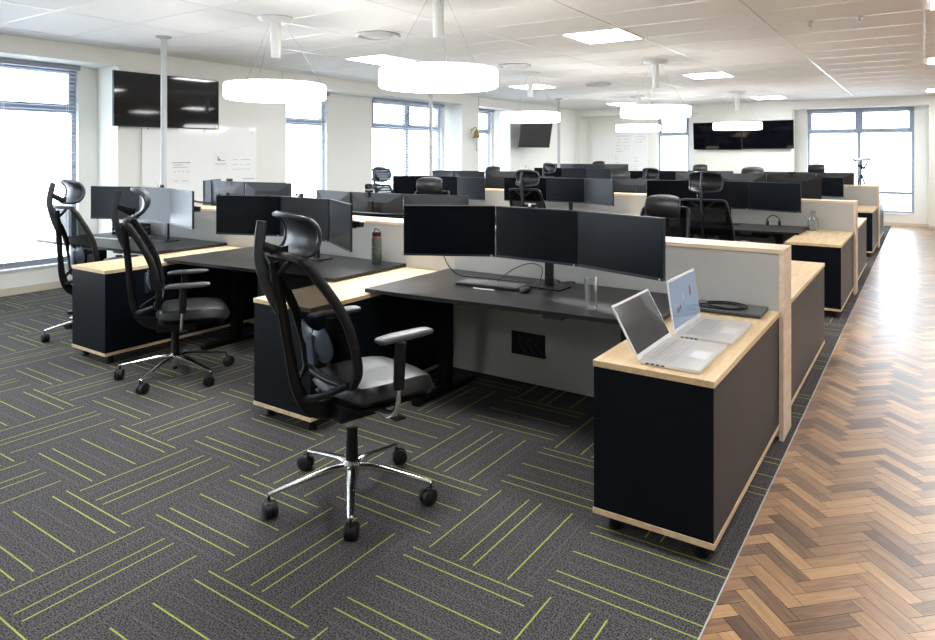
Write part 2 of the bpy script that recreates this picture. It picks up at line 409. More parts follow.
def blind(axis, a, b, plane, sgn, zb, label, tilt=0.12):
    root = thing('venetian_blind', label, 'blind', group='white slatted window blinds')
    d = .045 if axis == 'x' else .045
    def bx(bm, p0, p1, d0, d1, z0, z1):
        lo, hi = plane + min(sgn * d0, sgn * d1), plane + max(sgn * d0, sgn * d1)
        if axis == 'x': box(bm, lo, hi, p0, p1, z0, z1)
        else: box(bm, p0, p1, lo, hi, z0, z1)
    bm = B(); bx(bm, a - .02, b + .02, .012, .078, WZ1 - .055, WZ1 + .004); obj('head_rail', bm, 'frame' if True else 'white', root)
    bm = B(); z = WZ1 - .09
    while z > zb + .03:
        c = plane + sgn * d; hw = .024; dz = hw * math.tan(tilt)
        for s0, s1, z0, z1 in ((-hw, hw, z - dz * sgn, z + dz * sgn),):
            if axis == 'x': q = [(c + s0, a, z0), (c + s1, a, z1), (c + s1, b, z1), (c + s0, b, z0)]
            else: q = [(a, c + s0, z0), (a, c + s1, z1), (b, c + s1, z1), (b, c + s0, z0)]
            vs = [bm.verts.new(v) for v in q]; f1 = bm.faces.new(vs)
            bmesh.ops.solidify(bm, geom=[f1], thickness=.0025)
        z -= .052
    obj('slat', bm, 'slat', root)
    bm = B(); bx(bm, a, b, .024, .066, zb, zb + .06); obj('bottom_rail', bm, 'frame', root)
    bm = B(); k = max(2, int((b - a) / .55))
    for i in range(k):
        p = a + .12 + (b - a - .24) * i / (k - 1)
        for dd in (.020, .070): bx(bm, p - .0015, p + .0015, dd - .001, dd + .001, zb, WZ1 - .05)
    obj('ladder_cord', bm, 'white', root)
window(1, 'x', *WL[0], [-1.3], RX, 1); window(2, 'x', *WL[1], [3.085], RX, 1); window(3, 'x', *WL[2], [], RX, 1)  # first window is unseen behind the viewer, added for its daylight
window(4, 'x', *WL[3], [10.9], RX, 1); window(5, 'x', *WL[4], [], RX, 1)
window(6, 'y', *WF[0], [], RY, -1); window(7, 'y', *WF[1], [-1.29], RY, -1)
blind('x', 1.9, 4.27, RX, 1, .33, 'white slatted blind over the large window at the left edge, beside the wide wall television')
blind('x', 7.38, 8.56, RX, 1, .33, 'narrow slatted blind seen below the left round pendant, right of the glass board')
blind('x', 9.8, 12.02, RX, 1, .33, 'slatted blind over the double window directly behind the large middle pendant', -.5)
blind('x', 12.92, 14.1, RX, 1, .33, 'narrow slatted blind beside the brass bell')
blind('y', -6.1, -5.29, RY, -1, .33, 'narrow slatted blind on the far wall beside the whiteboard')
blind('y', -2.37, -1.30, RY, -1, .33, 'left half blind of the double window next to the far television pair')
blind('y', -1.28, -.22, RY, -1, .74, 'blind drawn part way down over the far window nearest the wooden walkway')

# ------------------------------------------------------------------ lighting fixtures
def led_panel(x, y, label):
    t = thing('ceiling_light', label, 'ceiling light', (x, y, H), group='square recessed ceiling lights')
    bm = B()
    for a in ((-.33, -.315, -.3675, .3675), (.315, .33, -.3675, .3675), (-.315, .315, -.3675, -.3525), (-.315, .315, .3525, .3675)): box(bm, *a, -.012, -.004)
    obj('light_frame', bm, 'white', t)
    bm = B(); box(bm, -.315, .315, -.3525, .3525, -.010, -.005); obj('light_diffuser', bm, 'panel', t); return t
for x, y, l in ((-2.95, 7.04, 'bright recessed ceiling light, largest of them, near the top centre of the picture'),
                (-6.22, 7.04, 'recessed ceiling light just behind the large middle pendant'),
                (-2.95, 11.45, 'recessed ceiling light between the fourth pendant and the far television'),
                (-6.25, 11.45, 'recessed ceiling light above the far left pendant beside the ceiling pole'),
                (-2.95, 16.6, 'small distant recessed light above the far television pair'),
                (-6.4, 16.6, 'distant recessed light behind the two far pendants near the whiteboard'),
                (.36, 11.45, 'recessed ceiling light cut by the right edge, upper of two there'),
                (.36, 16.6, 'recessed ceiling light at the right edge near the far wall, lower of two'),
                (-2.95, 2.63, 'added ceiling light above the first desk row, out of frame'),  # from here on: unseen lights added to help light the room
                (.36, 2.63, 'added ceiling light over the walkway beside the first desk row, out of frame'),
                (.36, 7.04, 'added ceiling light over the walkway by the second desk row, out of frame'),
                (-6.25, 1.90, 'added ceiling light above the window side chair, out of frame'),
                (-2.95, -1.8, 'added ceiling light behind the viewer above the carpet'),
                (-6.25, -1.8, 'added ceiling light behind the viewer by the windows'),
                (3.0, 4.8, 'added unseen ceiling light at the right wall, front'), (3.0, 11.45, 'added unseen ceiling light at the right wall, rear')):
    led_panel(x, y, l)

def pendant(x, y, label, ang=0):
    t = thing('pendant_light', label, 'pendant light', (x, y, 0), ang, 'round white pendant lights')
    r, z0, z1 = .475, 2.175, 2.315
    bm = B(); lathe(bm, [(0, H), (.170, H), (.175, H - .010), (.145, H - .042), (.13, H - .05), (0, H - .05)]); obj('canopy', bm, 'white', t, smooth=True)
    bm = B(); lathe(bm, [(0, H - .04), (.048, H - .045), (.043, H - .375), (.040, H - .385), (0, H - .385)], seg=24); obj('driver_tube', bm, 'white', t, smooth=True)
    bm = B(); lathe(bm, [(r - .07, z0 + .03), (r - .065, z0), (r - .012, z0), (r, z0 + .012), (r, z1 - .008), (r - .01, z1)], seg=72)
    lathe(bm, [(0, z0 + .004), (r - .06, z0 + .004)], seg=72)
    obj('diffuser', bm, 'lamp', t, smooth=True)
    bm = B(); lathe(bm, [(r - .008, z1 - .004), (r - .008, z1 + .004), (r - .05, z1 + .004), (0, z1 + .004)], seg=72); obj('top_cover', bm, 'white', t, smooth=True)
    for k in range(3):
        a = 2 * pi * k / 3 + .5; c, s = cos(a), sin(a)
        bm = B(); cyl(bm, (c * .07, s * .07, H - .03), (c * (r - .03), s * (r - .03), z1 + .002), .0022, seg=6)
        cyl(bm, (c * (r - .03), s * (r - .03), z1), (c * (r - .03), s * (r - .03), z1 + .03), .006, seg=8); obj('suspension_wire', bm, 'grey', t)
    return t
P0 = pendant(-5.18, 4.35, 'round white pendant left of the middle one, in front of the glass board', .3)
for x, y, l, a in ((-3.22, 4.34, 'largest round white pendant, nearest to the viewer, top middle', .8), (-5.25, 9.55, 'round white pendant hanging in front of the small tilted television', .1),
                (-3.13, 9.33, 'round white pendant overlapping the narrow far window, upper of two', .2), (-5.29, 14.58, 'small round pendant hanging above the far whiteboard', .9),
                (-3.23, 14.8, 'round white pendant hanging before the far black television pair', 0)):
    dup(P0, (x, y, 0), a, l)
# ceiling air diffusers
def diffuser(x, y, label):
    t = thing('air_diffuser', label, 'air vent', (x, y, H), group='round ceiling air diffusers')
    bm = B()
    box(bm, -.3, .3, -.3, .3, -.006, -.001); obj('cover_plate', bm, 'white', t)
    bm = B(); lathe(bm, [(.24, -.006), (.25, -.02), (.22, -.032), (.20, -.02), (.20, -.006)], seg=40)
    lathe(bm, [(0, -.034), (.12, -.034), (.17, -.022), (.165, -.012)], seg=40); obj('diffuser_ring', bm, 'grey', t, smooth=True); return t
d0 = diffuser(-4.94, 5.55, 'round air diffuser in the ceiling just left of the middle pendant')
dup(d0, (-4.96, 8.55, H), 0, 'round air diffuser in the ceiling behind the middle pendant')
dup(d0, (-4.98, 11.64, H), 0, 'round air diffuser farthest away in the ceiling, before the far windows')
for x, y, l in ((-.94, 7.41, 'small ceiling hook, left of the two above the walkway'), (-.51, 7.41, 'small ceiling hook, right of the two above the walkway')):
    bm = B(); cyl(bm, (x, y, H), (x, y, H - .02), .03, seg=20); cyl(bm, (x, y, H - .02), (x, y, H - .05), .012, seg=14)
    sweep(bm, [(x, y, H - .05), (x + .02, y, H - .065), (x, y, H - .08), (x - .02, y, H - .065)], .004)
    tag(obj('ceiling_hook', bm, 'grey'), l, 'hook')
# service poles
for y, l in ((4.33, 'white service pole from ceiling to desks in front of the wide wall television'), (9.24, 'white service pole in front of the double window behind the middle pendant'),
             (14.14, 'thin distant service pole beside the tilted television')):
    t = thing('service_pole', l, 'pole', (-7.02, y, 0), group='white ceiling service poles')
    bm = B(); cyl(bm, (0, 0, 1.094), (0, 0, H - .012), .033, seg=24); cyl(bm, (0, 0, 1.094), (0, 0, 1.12), .045, seg=24); obj('pole', bm, 'pole', t, smooth=True)
    bm = B(); lathe(bm, [(.034, H - .03), (.085, H - .012), (.085, H - .001), (.0, H - .001)], seg=28); obj('ceiling_flange', bm, 'pole', t, smooth=True)

# ------------------------------------------------------------------ desk rows
PITCH = 4.903; ROWN = ['first', 'second', 'third']; BAY = ['walkway', 'middle', 'window']
DX = [0, -2.28, -4.56]
Yp, Yt = 4.196, 4.464
def partition(r):
    y0, y1 = Yp + r * PITCH, Yt + r * PITCH
    t = thing('desk_partition', 'grey cloth screen with oak edging running along the %s desk row' % ROWN[r], 'partition', (0, 0, 0), group='grey oak-edged desk screens')
    x1, x0 = -.665, -7.5; ht = 1.093; e = .024
    bm = B(); box(bm, x0 + e, x1 - e, y0 + .006, y1 - .006, .02, ht - e)
    obj('cloth_panel', bm, 'cloth', t)
    bm = B(); box(bm, x0, x1, y0, y1, ht - e, ht, bev=.002); obj('top_cap', bm, 'oakx', t)
    for a, b in ((x0, x0 + e), (x1 - e, x1)):
        bm = B(); box(bm, a, b, y0, y1, 0, ht - e - .0005, bev=.002); obj('end_board', bm, 'oakp', t)
    # upright seams of the cloth fields
    bm = B()
    for q in (-2.965, -5.25):
        for yy in (y0 + .003, y1 - .006): box(bm, q - .004, q + .004, yy, yy + .003, .03, ht - e)
    obj('seam_strip', bm, 'grey', t)
    if r == 0:
        bm = B(); box(bm, -2.46, -2.19, y0 + .001, y0 + .0055, .213, .376)
        po = obj('cable_port', bm, 'black', t)
        for k in range(6):
            a = -2.40 + .035 * k
            bm = B(); sweep(bm, [(a, y0 - .002, .36 - .02 * (k % 2)), (a + .03 * (-1) ** k, y0 - .01, .30), (a + .05, y0 - .002, .225)], .0035, seg=6)
            obj('cable', bm, 'greybar', po)
for r in range(3): partition(r)

def cabinet(ln, label, group):
    t = thing('storage_cabinet', label, 'cabinet', (0, 0, 0), group=group); w_ = .515
    bm = B(); box(bm, -w_ + .004, -.004, .004, ln - .004, .098, .713, bev=.0015); obj('carcass', bm, 'lam', t)
    bm = B(); box(bm, -w_, 0, 0, ln, .7135, .74, bev=.0015); obj('worktop', bm, 'oak', t)
    bm = B(); box(bm, -w_, 0, 0, ln, .074, .0975, bev=.0015); obj('base_board', bm, 'oak', t)
    for x in (-w_ + .07, -.07):
        for y in (.08, ln - .08):
            bm = B(); cyl(bm, (x, y, 0), (x, y, .074), .022, .026, seg=16); cyl(bm, (x, y, 0), (x, y, .008), .03, seg=16); obj('foot', bm, 'black', t)
    return t
cabs = {}
c_front = None; c_back = None
wh = {(0, 0, 0): 'black oak-topped cabinet nearest the viewer, carrying two open silver laptops',
      (0, 0, 1): 'black oak-topped cabinet standing behind the nearest swivel chair',
      (0, 0, 2): 'black oak-topped cabinet at left in front of the chair by the window',
      (0, 1, 0): 'brownish black cabinet just behind the end of the nearest desk screen',
      (1, 0, 0): 'black oak-topped cabinet carrying the clear glass carafe',
      (2, 0, 0): 'small distant black cabinet in front of the farthest desk screen end'}
for r in range(3):
    for side in (0, 1):
        for s in range(3):
            lab = wh.get((r, side, s), 'black cabinet on the %s side of the %s desk row, beside the %s bay' % (('near', 'far')[side], ROWN[r], BAY[s]))
            grp = 'black oak-topped cabinets between desks'
            x = -.685 + DX[s]; y = (2.746 if side == 0 else Yt + .002) + r * PITCH
            if side == 0:
                if c_front is None: c_front = cabinet(1.448, lab, grp); c_front.location = (x, y, 0)
                else: dup(c_front, (x, y, 0), 0, lab)
            else:
                if c_back is None: c_back = cabinet(1.84, lab, grp); c_back.location = (x, y, 0)
                else: dup(c_back, (x, y, 0), 0, lab)

def make_desk(label):
    """origin at the floor, middle of the back edge; user at -Y"""
    t = thing('desk', label, 'desk', group='black height-adjustable desks'); hw = .925
    bm = B(); pts = [(-hw, 0), (-hw, -.94), (-.55, -.925), (0, -.87), (.55, -.84), (hw, -.80), (hw, 0)]
    # slightly hollowed front edge
    lo = [bm.verts.new((x, y, .745)) for x, y in pts]; hi = [bm.verts.new((x, y, .770)) for x, y in pts]
    bm.faces.new(lo[::-1]); bm.faces.new(hi)
    for i in range(len(pts)): j = (i + 1) % len(pts); bm.faces.new((lo[i], lo[j], hi[j], hi[i]))
    bmesh.ops.bevel(bm, geom=bm.edges[:], offset=.002, segments=1, affect='EDGES'); obj('desktop', bm, 'desk', t)
    for x in (-.66, .66):
        bm = B(); box(bm, x - .035, x + .035, -.45, -.37, .03, .70, bev=.003); box(bm, x - .03, x + .03, -.75, -.08, .0, .03, bev=.004)
        box(bm, x - .035, x + .035, -.70, -.12, .715, .744, bev=.002); obj('leg', bm, 'bmetal', t)
    bm = B(); box(bm, -.625, .625, -.44, -.38, .68, .72, bev=.002); obj('cross_beam', bm, 'bmetal', t)
    bm = B(); box(bm, -.5, .5, -.26, -.10, .63, .635); box(bm, -.5, .5, -.26, -.255, .635, .68); box(bm, -.5, .5, -.105, -.10, .635, .70); obj('cable_tray', bm, 'bmetal', t)
    bm = B(); box(bm, .30, .42, -.80, -.76, .715, .744, bev=.003); obj('height_control', bm, 'greybar', t)
    return t
desk0 = None
CX = [-2.075, -4.355, -6.635]
for r in range(3):
    for side in (0, 1):
        for s in range(3):
            lab = {(0, 0, 0): 'black desk carrying the nearest three screens, keyboard and a water glass', (0, 0, 1): 'black desk carrying the second trio of screens and a green bottle',
                   (0, 0, 2): 'black desk at the window end of the first row, with pale keyboard'}.get((r, side, s), 'black desk on the %s side of the %s row, %s bay' % (('near', 'far')[side], ROWN[r], BAY[s]))
            x = CX[s] - .01 * (s == 0); y = (Yp - .004 if side == 0 else Yt + .004) + r * PITCH; rz = 0 if side == 0 else pi
            if desk0 is None:
                desk0 = make_desk(lab); desk0.location = (x, y, 0)
            else: dup(desk0, (x, y, 0), rz, lab)

# monitors: screen looks to -Y, origin at the centre of the front face, bottom edge
MW, MH = .632, .345
def make_monitor(label, grp):
    t = thing('monitor', label, 'monitor', group=grp)
    bm = B(); box(bm, -MW / 2, MW / 2, .001, .018, 0, MH, bev=.002)
    # tapered back
    g = [[(-MW / 2 + .006, .018, .006), (MW / 2 - .006, .018, .006), (MW / 2 - .006, .018, MH - .006), (-MW / 2 + .006, .018, MH - .006)],
         [(-MW / 2 + .16, .034, .09), (MW / 2 - .16, .034, .09), (MW / 2 - .16, .034, MH - .09), (-MW / 2 + .16, .034, MH - .09)]]
    v = [[bm.verts.new(p) for p in q] for q in g]
    bm.faces.new(v[0]); bm.faces.new(v[1])
    for i in range(4): j = (i + 1) % 4; bm.faces.new((v[0][i], v[0][j], v[1][j], v[1][i]))
    obj('housing', bm, 'bezel', t)
    bm = B(); box(bm, -MW / 2 + .006, MW / 2 - .006, -.0008, .0008, .016, MH - .006); obj('screen', bm, 'screen', t)
    bm = B(); box(bm, -MW / 2, MW / 2, -.003, .001, 0, .014, bev=.001); obj('lower_bezel', bm, 'bezel', t)
    bm = B(); box(bm, MW / 2 - .03, MW / 2 - .022, -.0045, -.003, .003, .011); obj('power_button', bm, 'silver', t)
    bm = B(); box(bm, -.045, .045, .034, .050, MH / 2 - .045, MH / 2 + .045, bev=.003)
    sweep(bm, [(-.07, .05, .13), (-.05, .058, .10), (0, .06, .09), (.05, .058, .10), (.07, .05, .13)], .006, seg=6); obj('mount_plate', bm, 'bezel', t)
    return t
mon0 = None
def place_monitor(x, y, zb, rz, label, grp):
    global mon0
    if mon0 is None:
        mon0 = make_monitor(label, grp); mon0.location = (x, y, zb); mon0.rotation_euler = (0, 0, rz)
    else: dup(mon0, (x, y, zb), rz, label, grp)
stand0 = None
def make_stand(label):
    """behind-the-screens triple stand; origin on desktop; screens at -Y"""
    t = thing('monitor_stand', label, 'monitor stand', group='black triple monitor stands')
    bm = B(); box(bm, -.13, .13, -.10, .06, 0, .010, bev=.003); obj('base', bm, 'bmetal', t)
    bm = B(); box(bm, -.028, .028, -.012, .012, .010, .44, bev=.003); obj('pole', bm, 'bmetal', t)
    bm = B(); sweep(bm, [(-.60, -.17, .33), (-.34, -.03, .33), (0, .02, .33), (.34, -.01, .33), (.60, -.10, .33)], .016, .012, seg=8)
    cyl(bm, (0, -.015, .33), (0, -.045, .33), .03, seg=16); obj('cross_arm', bm, 'bmetal', t)
    return t
TOPS_F = {(0, 0): 1.292, (0, 1): 1.286, (0, 2): 1.31, (1, 0): 1.317, (1, 1): 1.31, (1, 2): 1.30, (2, 0): 1.25, (2, 1): 1.315, (2, 2): 1.358}
TOPS_B = {(0, 1): 1.285, (0, 2): 1.345, (1, 0): 1.39, (1, 1): 1.285, (1, 2): 1.37, (2, 0): 1.31, (2, 1): 1.31, (2, 2): 1.44}
SF = [0, -2.175, -4.34]
pos3 = ['left', 'middle', 'right']
def stand(x, y, z, rz, label):
    global stand0
    if stand0 is None:
        stand0 = make_stand(label); stand0.location = (x, y, z); stand0.rotation_euler = (0, 0, rz)
    else: dup(stand0, (x, y, z), rz, label)
SPOT = {(0, 0): 'nearest desk, beside the open laptops', (0, 1): 'desk behind the nearest swivel chair', (0, 2): 'desk by the large left window',
        (1, 0): 'second row desk beside the glass carafe', (1, 1): 'second row desk below the far whiteboard', (1, 2): 'second row desk before the double window',
        (2, 0): 'third row desk by the walkway', (2, 1): 'third row desk, middle bay', (2, 2): 'third row desk, window bay'}
for (r, s), tp in TOPS_F.items():
    dx = SF[s]; dy = r * PITCH; zb = tp - MH
    trio = [(-2.685, 3.74, 28), (-2.085, 3.855, -5), (-1.475, 3.735, -18)]
    if s == 1: trio = [(-2.68, 3.775, 20), (-2.085, 3.865, -4), (-1.49, 3.68, -31)]
    if s == 2: trio = [(-2.67, 3.78, 19), (-2.07, 3.86, -3), (-1.465, 3.75, -15)]
    for k, (x, y, a) in enumerate(trio):
        place_monitor(x + dx, y + dy, zb, R(a), 'black monitor, %s of the three on the %s' % (pos3[k], SPOT[(r, s)]), 'monitor trios facing the viewer')
    stand(-2.04 + dx, 3.97 + dy, .770, R(-2), 'black stand holding the three screens on the %s' % SPOT[(r, s)])
CB = [-2.05, -4.23, -6.49]
for (r, s), tp in TOPS_B.items():
    cx = CB[s]; dy = r * PITCH; zb = tp - MH
    lft = (-.615, 4.84, 195 - 15 - 12)
    trio = [(cx - .62, 4.80, 180 - 14), (cx, 4.74, 180), (cx + .64, 4.80, 180 + 12)]
    if (r, s) == (0, 2): trio = [(cx - .56, 4.98, 180 - 52), (cx, 4.78, 177), (cx + .66, 4.80, 188)]
    for k, (x, y, a) in enumerate(trio):
        place_monitor(x, y + dy, zb, R(a), 'monitor seen from behind, %s of the trio beyond the %s screen wall, %s bay' % (pos3[k], ROWN[r], BAY[s]), 'monitor trios seen from behind')
    stand(cx, 4.65 + dy, .770, pi, 'black stand of the trio beyond the %s screen wall, %s bay' % (ROWN[r], BAY[s]))

def webcam(x, y, z, rz, label):
    t = thing('webcam', label, 'webcam', (x, y, z), rz, 'webcams on top of monitors')
    bm = B(); sweep(bm, [(-.042, 0, .016), (0, 0, .016), (.042, 0, .016)], .013, .014, seg=10, sm=False); obj('camera_body', bm, 'black', t, smooth=True)
    bm = B(); cyl(bm, (0, -.012, .016), (0, -.018, .016), .010, seg=16); obj('lens', bm, 'silver', t)
    bm = B(); box(bm, -.015, .015, -.008, .03, -.001, .004); box(bm, -.015, .015, .026, .030, -.04, 0); obj('clip', bm, 'black', t)
for a in ((-2.12, 3.868, 1.293, R(-5), 'small webcam on the middle screen of the nearest trio'), (-4.33, 3.888, 1.287, R(-4), 'small webcam on the middle screen of the second trio'),
          (-6.36, 3.888, 1.311, R(-3), 'small webcam on the middle screen by the large left window'), (-4.32, 4.73, 1.286, pi, 'webcam on the back-view screens above the green bottle'),
          (-6.44, 4.76, 1.346, pi, 'webcam on the back-view screen below the glass board'), (-1.43, 4.74 + PITCH + .05, 1.391, pi, 'distant webcam on the rear screens right of the tall mesh chair'),
          (-2.1, 3.868 + PITCH, 1.318, R(-5), 'webcam on the second row screens beside the tall mesh chair')): webcam(*a)

# ------------------------------------------------------------------ chairs (facing +X, origin on the floor under the column)
def make_chair(label, base_ang):
    t = thing('office_chair', label, 'chair', group='black mesh office chairs')
    st = bpy.data.objects  # noqa
    bm = B(); lathe(bm, [(0, .085), (.028, .085), (.034, .12), (.045, .135), (.045, .165), (.03, .18), (0, .18)], seg=24)
    for k in range(5):
        a = base_ang + 2 * pi * k / 5; c, s = cos(a), sin(a)
        sweep(bm, [(c * .03, s * .03, .150), (c * .10, s * .10, .152), (c * .24, s * .24, .128), (c * .365, s * .365, .104), (c * .390, s * .390, .098)], [.024, .022, .018, .015, .012], [.016, .015, .011, .009, .007], seg=10, super_=.8)
    ba = obj('star_base', bm, 'chrome', t, smooth=True)
    for k in range(5):
        a = base_ang + 2 * pi * k / 5; c, s = cos(a), sin(a); q = a + .9 + k * 1.3
        f = Vector((cos(q), sin(q), 0)); sd = Vector((-sin(q), cos(q), 0)); p = Vector((c * .387, s * .387, 0)); w0 = p - f * .018 + Vector((0, 0, .0385))
        bm = B(); cyl(bm, p + Vector((0, 0, .05)), p + Vector((0, 0, .100)), .006, seg=10)
        for e in (-1, 1):
            a0 = w0 + sd * .007 * e; a1 = w0 + sd * .030 * e
            cyl(bm, a0, a1 - sd * .006 * e, .0385, seg=20); cyl(bm, a1 - sd * .006 * e, a1, .0385, .030, seg=20)
        cyl(bm, w0 - sd * .008, w0 + sd * .008, .034, seg=16)
        obj('caster', bm, 'rubber', ba, smooth=True)
    bm = B(); cyl(bm, (0, 0, .06), (0, 0, .10), .018, seg=16); cyl(bm, (0, 0, .165), (0, 0, .33), .031, .026, seg=20); cyl(bm, (0, 0, .33), (0, 0, .34), .029, seg=20)
    gl = obj('gas_column', bm, 'black', t, smooth=True)
    bm = B(); cyl(bm, (0, 0, .30), (0, 0, .42), .018, seg=16); obj('piston', bm, 'chrome', gl, smooth=True)
    bm = B(); box(bm, -.12, .14, -.095, .095, .372, .452, bev=.014); cyl(bm, (.05, -.08, .425), (.06, -.27, .415), .007, seg=8); box(bm, .035, .09, -.31, -.25, .408, .42, bev=.004)
    obj('tilt_mechanism', bm, 'black', t)
    # seat pan and cushion
    def cushion(bm, x0, x1, hw, z0, z1, rr, crown=.01, nx=14, ny=14, droop=.03):
        top, bot = [], []
        for i in range(nx + 1):
            rt, rb = [], []
            for j in range(ny + 1):
                u, v = -1 + 2 * i / nx, -1 + 2 * j / ny
                # map the square to a rounded square
                su = u * math.sqrt(max(0, 1 - rr * v * v)); sv = v * math.sqrt(max(0, 1 - rr * u * u))
                x = (x0 + x1) / 2 + su * (x1 - x0) / 2; y = sv * hw
                d = max(abs(u), abs(v)); edge = max(0, (d - .78) / .22)
                z = z1 + crown * (1 - u * u) * (1 - v * v) - (z1 - z0) * .55 * edge ** 2.2 - droop * max(0, u) ** 3 - .012 * (1 - abs(v)) * max(0, 1 - abs(u))
                rt.append((x, y, z)); rb.append((x, y, z0 + (z1 - z0) * .38 * edge ** 2 - droop * max(0, u) ** 3))
            top.append(rt); bot.append(rb)
        T = [[bm.verts.new(p) for p in r] for r in top]; Bv = [[bm.verts.new(p) for p in r] for r in bot]
        for G in (T, Bv):
            for i in range(nx):
                for j in range(ny): bm.faces.new((G[i][j], G[i + 1][j], G[i + 1][j + 1], G[i][j + 1]))
        rim = [(i, 0) for i in range(nx)] + [(nx, j) for j in range(ny)] + [(i, ny) for i in range(nx, 0, -1)] + [(0, j) for j in range(ny, 0, -1)]
        for k in range(len(rim)):
            a, b = rim[k], rim[(k + 1) % len(rim)]; bm.faces.new((T[a[0]][a[1]], T[b[0]][b[1]], Bv[b[0]][b[1]], Bv[a[0]][a[1]]))
    bm = B(); cushion(bm, -.13, .38, .255, .455, .555, .28); obj('seat', bm, 'leather', t, smooth=True)
    bm = B(); cushion(bm, -.12, .35, .235, .440, .466, .28, crown=0); obj('seat_pan', bm, 'black', t, smooth=True)
    for s in (-1, 1):
        y = s * .305
        bm = B(); sweep(bm, [(.04, s * .12, .425), (.04, s * .22, .418), (.045, s * .285, .44), (.05, y, .50), (.055, y, .575)], [.020, .022, .020, .017, .016], [.008, .008, .011, .011, .011], seg=10, up=(1, 0, 0))
        ar = obj('arm_support', bm, 'chrome', t, smooth=True)
        bm = B(); sweep(bm, [(.054, y, .55), (.058, y, .65), (.066, y, .757)], [.020, .021, .021], [.026, .027, .028], seg=12, up=(1, 0, 0), super_=.75); obj('arm_sleeve', bm, 'black', ar, smooth=True)
        bm = B(); sweep(bm, [(-.060, y, .748), (-.045, y, .752), (.02, y, .755), (.10, y, .755), (.18, y, .757), (.222, y, .757), (.236, y, .755)], [.022, .040, .046, .047, .044, .036, .018], [.008, .014, .017, .017, .016, .013, .007], seg=14, super_=.75)
        obj('arm_pad', bm, 'armpad', t, smooth=True)
    # back profile (x over z)
    prof = [(.575, -.118), (.62, -.112), (.70, -.112), (.78, -.125), (.88, -.145), (.98, -.185), (1.08, -.240), (1.16, -.285), (1.19, -.300)]
    def px(z):
        for (za, xa), (zb, xb) in zip(prof, prof[1:]):
            if z <= zb: k = max(0, (z - za) / (zb - za)); return xa + (xb - xa) * k
        return prof[-1][1]
    def hwid(z):
        k = (z - .575) / (1.19 - .575); return .228 + .020 * sin(pi * min(1, k * 1.1)) - .016 * k ** 2
    loop = []
    zs = [.635, .70, .78, .86, .94, 1.02, 1.09, 1.145]
    for z in zs: loop.append((px(z) + .018, hwid(z), z))
    for v, z in ((.206, 1.180), (.175, 1.195), (.09, 1.196), (0, 1.197), (-.09, 1.196), (-.175, 1.195), (-.206, 1.180)): loop.append((px(z) + .012 * abs(v) / .2, v, z))
    for z in zs[::-1]: loop.append((px(z) + .018, -hwid(z), z))
    for v, z in ((-.218, .598), (-.190, .574), (-.09, .566), (0, .565), (.09, .566), (.190, .574), (.218, .598)): loop.append((px(z) + .012 * abs(v) / .2, v, z))
    loop.append(loop[0])
    bm = B(); sweep(bm, loop, .015, .023, seg=8, up=(1, 0, 0), n=3, closed=True, super_=.8)
    bf = obj('back_frame', bm, 'black', t, smooth=True)
    bm = B(); G = []
    for i in range(25):
        z = .575 + (1.19 - .575) * i / 24; row = []
        for j in range(13):
            v = -1 + 2 * j / 12; hw_ = min(hwid(z), .2 + (hwid(z) - .2) * 1)
            k = 1 if .60 <= z <= 1.165 else .8
            row.append((px(z) + .018 * v * v - .012 * (1 - v * v) * 0, v * hw_ * k, z))
        G.append(row)
    quad_sheet(bm, G); obj('mesh_panel', bm, 'net', bf, smooth=True)
    # lumbar support
    bm = B()
    for s in (-1, 1):
        G = []
        for i in range(9):
            z = .665 + .15 * i / 8; G.append([(px(z) - .030 - .028 * (1 - (2 * i / 8 - 1) ** 2) * (1 - j / 6) ** .5, s * (.012 + .125 * j / 6 * (1 - .25 * (2 * i / 8 - 1) ** 2)), z + .03 * (j / 6) ** 2) for j in range(7)])
        quad_sheet(bm, G, .008)
    box(bm, px(.74) - .075, px(.74) - .050, -.03, .03, .66, .80, bev=.006)
    obj('lumbar_support', bm, 'lumbar', t, smooth=True)
    # spine and yoke
    bm = B(); sweep(bm, [(-.04, 0, .428), (-.13, 0, .425), (-.22, 0, .47), (-.272, 0, .58), (-.290, 0, .74), (-.300, 0, .90), (-.312, 0, 1.06), (-.318, 0, 1.165)], [.05, .045, .036, .028, .024, .024, .024, .022], [.014, .015, .015, .013, .012, .012, .012, .010], seg=10, up=(0, 1, 0), super_=.75)
    for v in bm.verts: pass
    for s in (-1, 1): sweep(bm, [(-.255, 0, .52), (-.215, s * .10, .545), (-.125, s * .19, .585)], [.014, .013, .012], .016, seg=8)
    for s in (-1, 1): sweep(bm, [(-.316, 0, 1.10), (-.30, s * .07, 1.15), (-.298, s * .12, 1.185)], .010, .012, seg=8)
    obj('back_spine', bm, 'black', t, smooth=True)
    # headrest: rising bar, bracket and curved pad
    bm = B(); sweep(bm, [(-.322, 0, .97), (-.345, 0, 1.05), (-.372, 0, 1.16), (-.378, 0, 1.24), (-.362, 0, 1.33), (-.348, 0, 1.385)], [.012, .020, .024, .025, .025, .023], [.009, .011, .012, .011, .010, .009], seg=10, up=(0, 1, 0), super_=.7)
    hb = obj('headrest_bar', bm, 'greybar', t, smooth=True)
    bm = B(); sweep(bm, [(-.362, 0, 1.275), (-.33, 0, 1.262), (-.285, 0, 1.235), (-.245, 0, 1.225)], [.026, .022, .026, .034], [.012, .010, .009, .007], seg=8, up=(0, 1, 0)); obj('headrest_bracket', bm, 'black', hb, smooth=True)
    bm = B(); G = []
    for i in range(15):
        a = -1.25 + 2.5 * i / 14; row = []
        for j in range(17):
            v = -1 + 2 * j / 16; cut = (1 - .22 * abs(v) ** 4)
            row.append((-.272 + .098 * cos(a * cut) - .020 + .03 * v * v, v * .155 * (1 - .06 * (i / 7 - 1) ** 2), 1.30 + .102 * sin(a * cut) * (1 - .10 * v * v)))
        G.append(row)
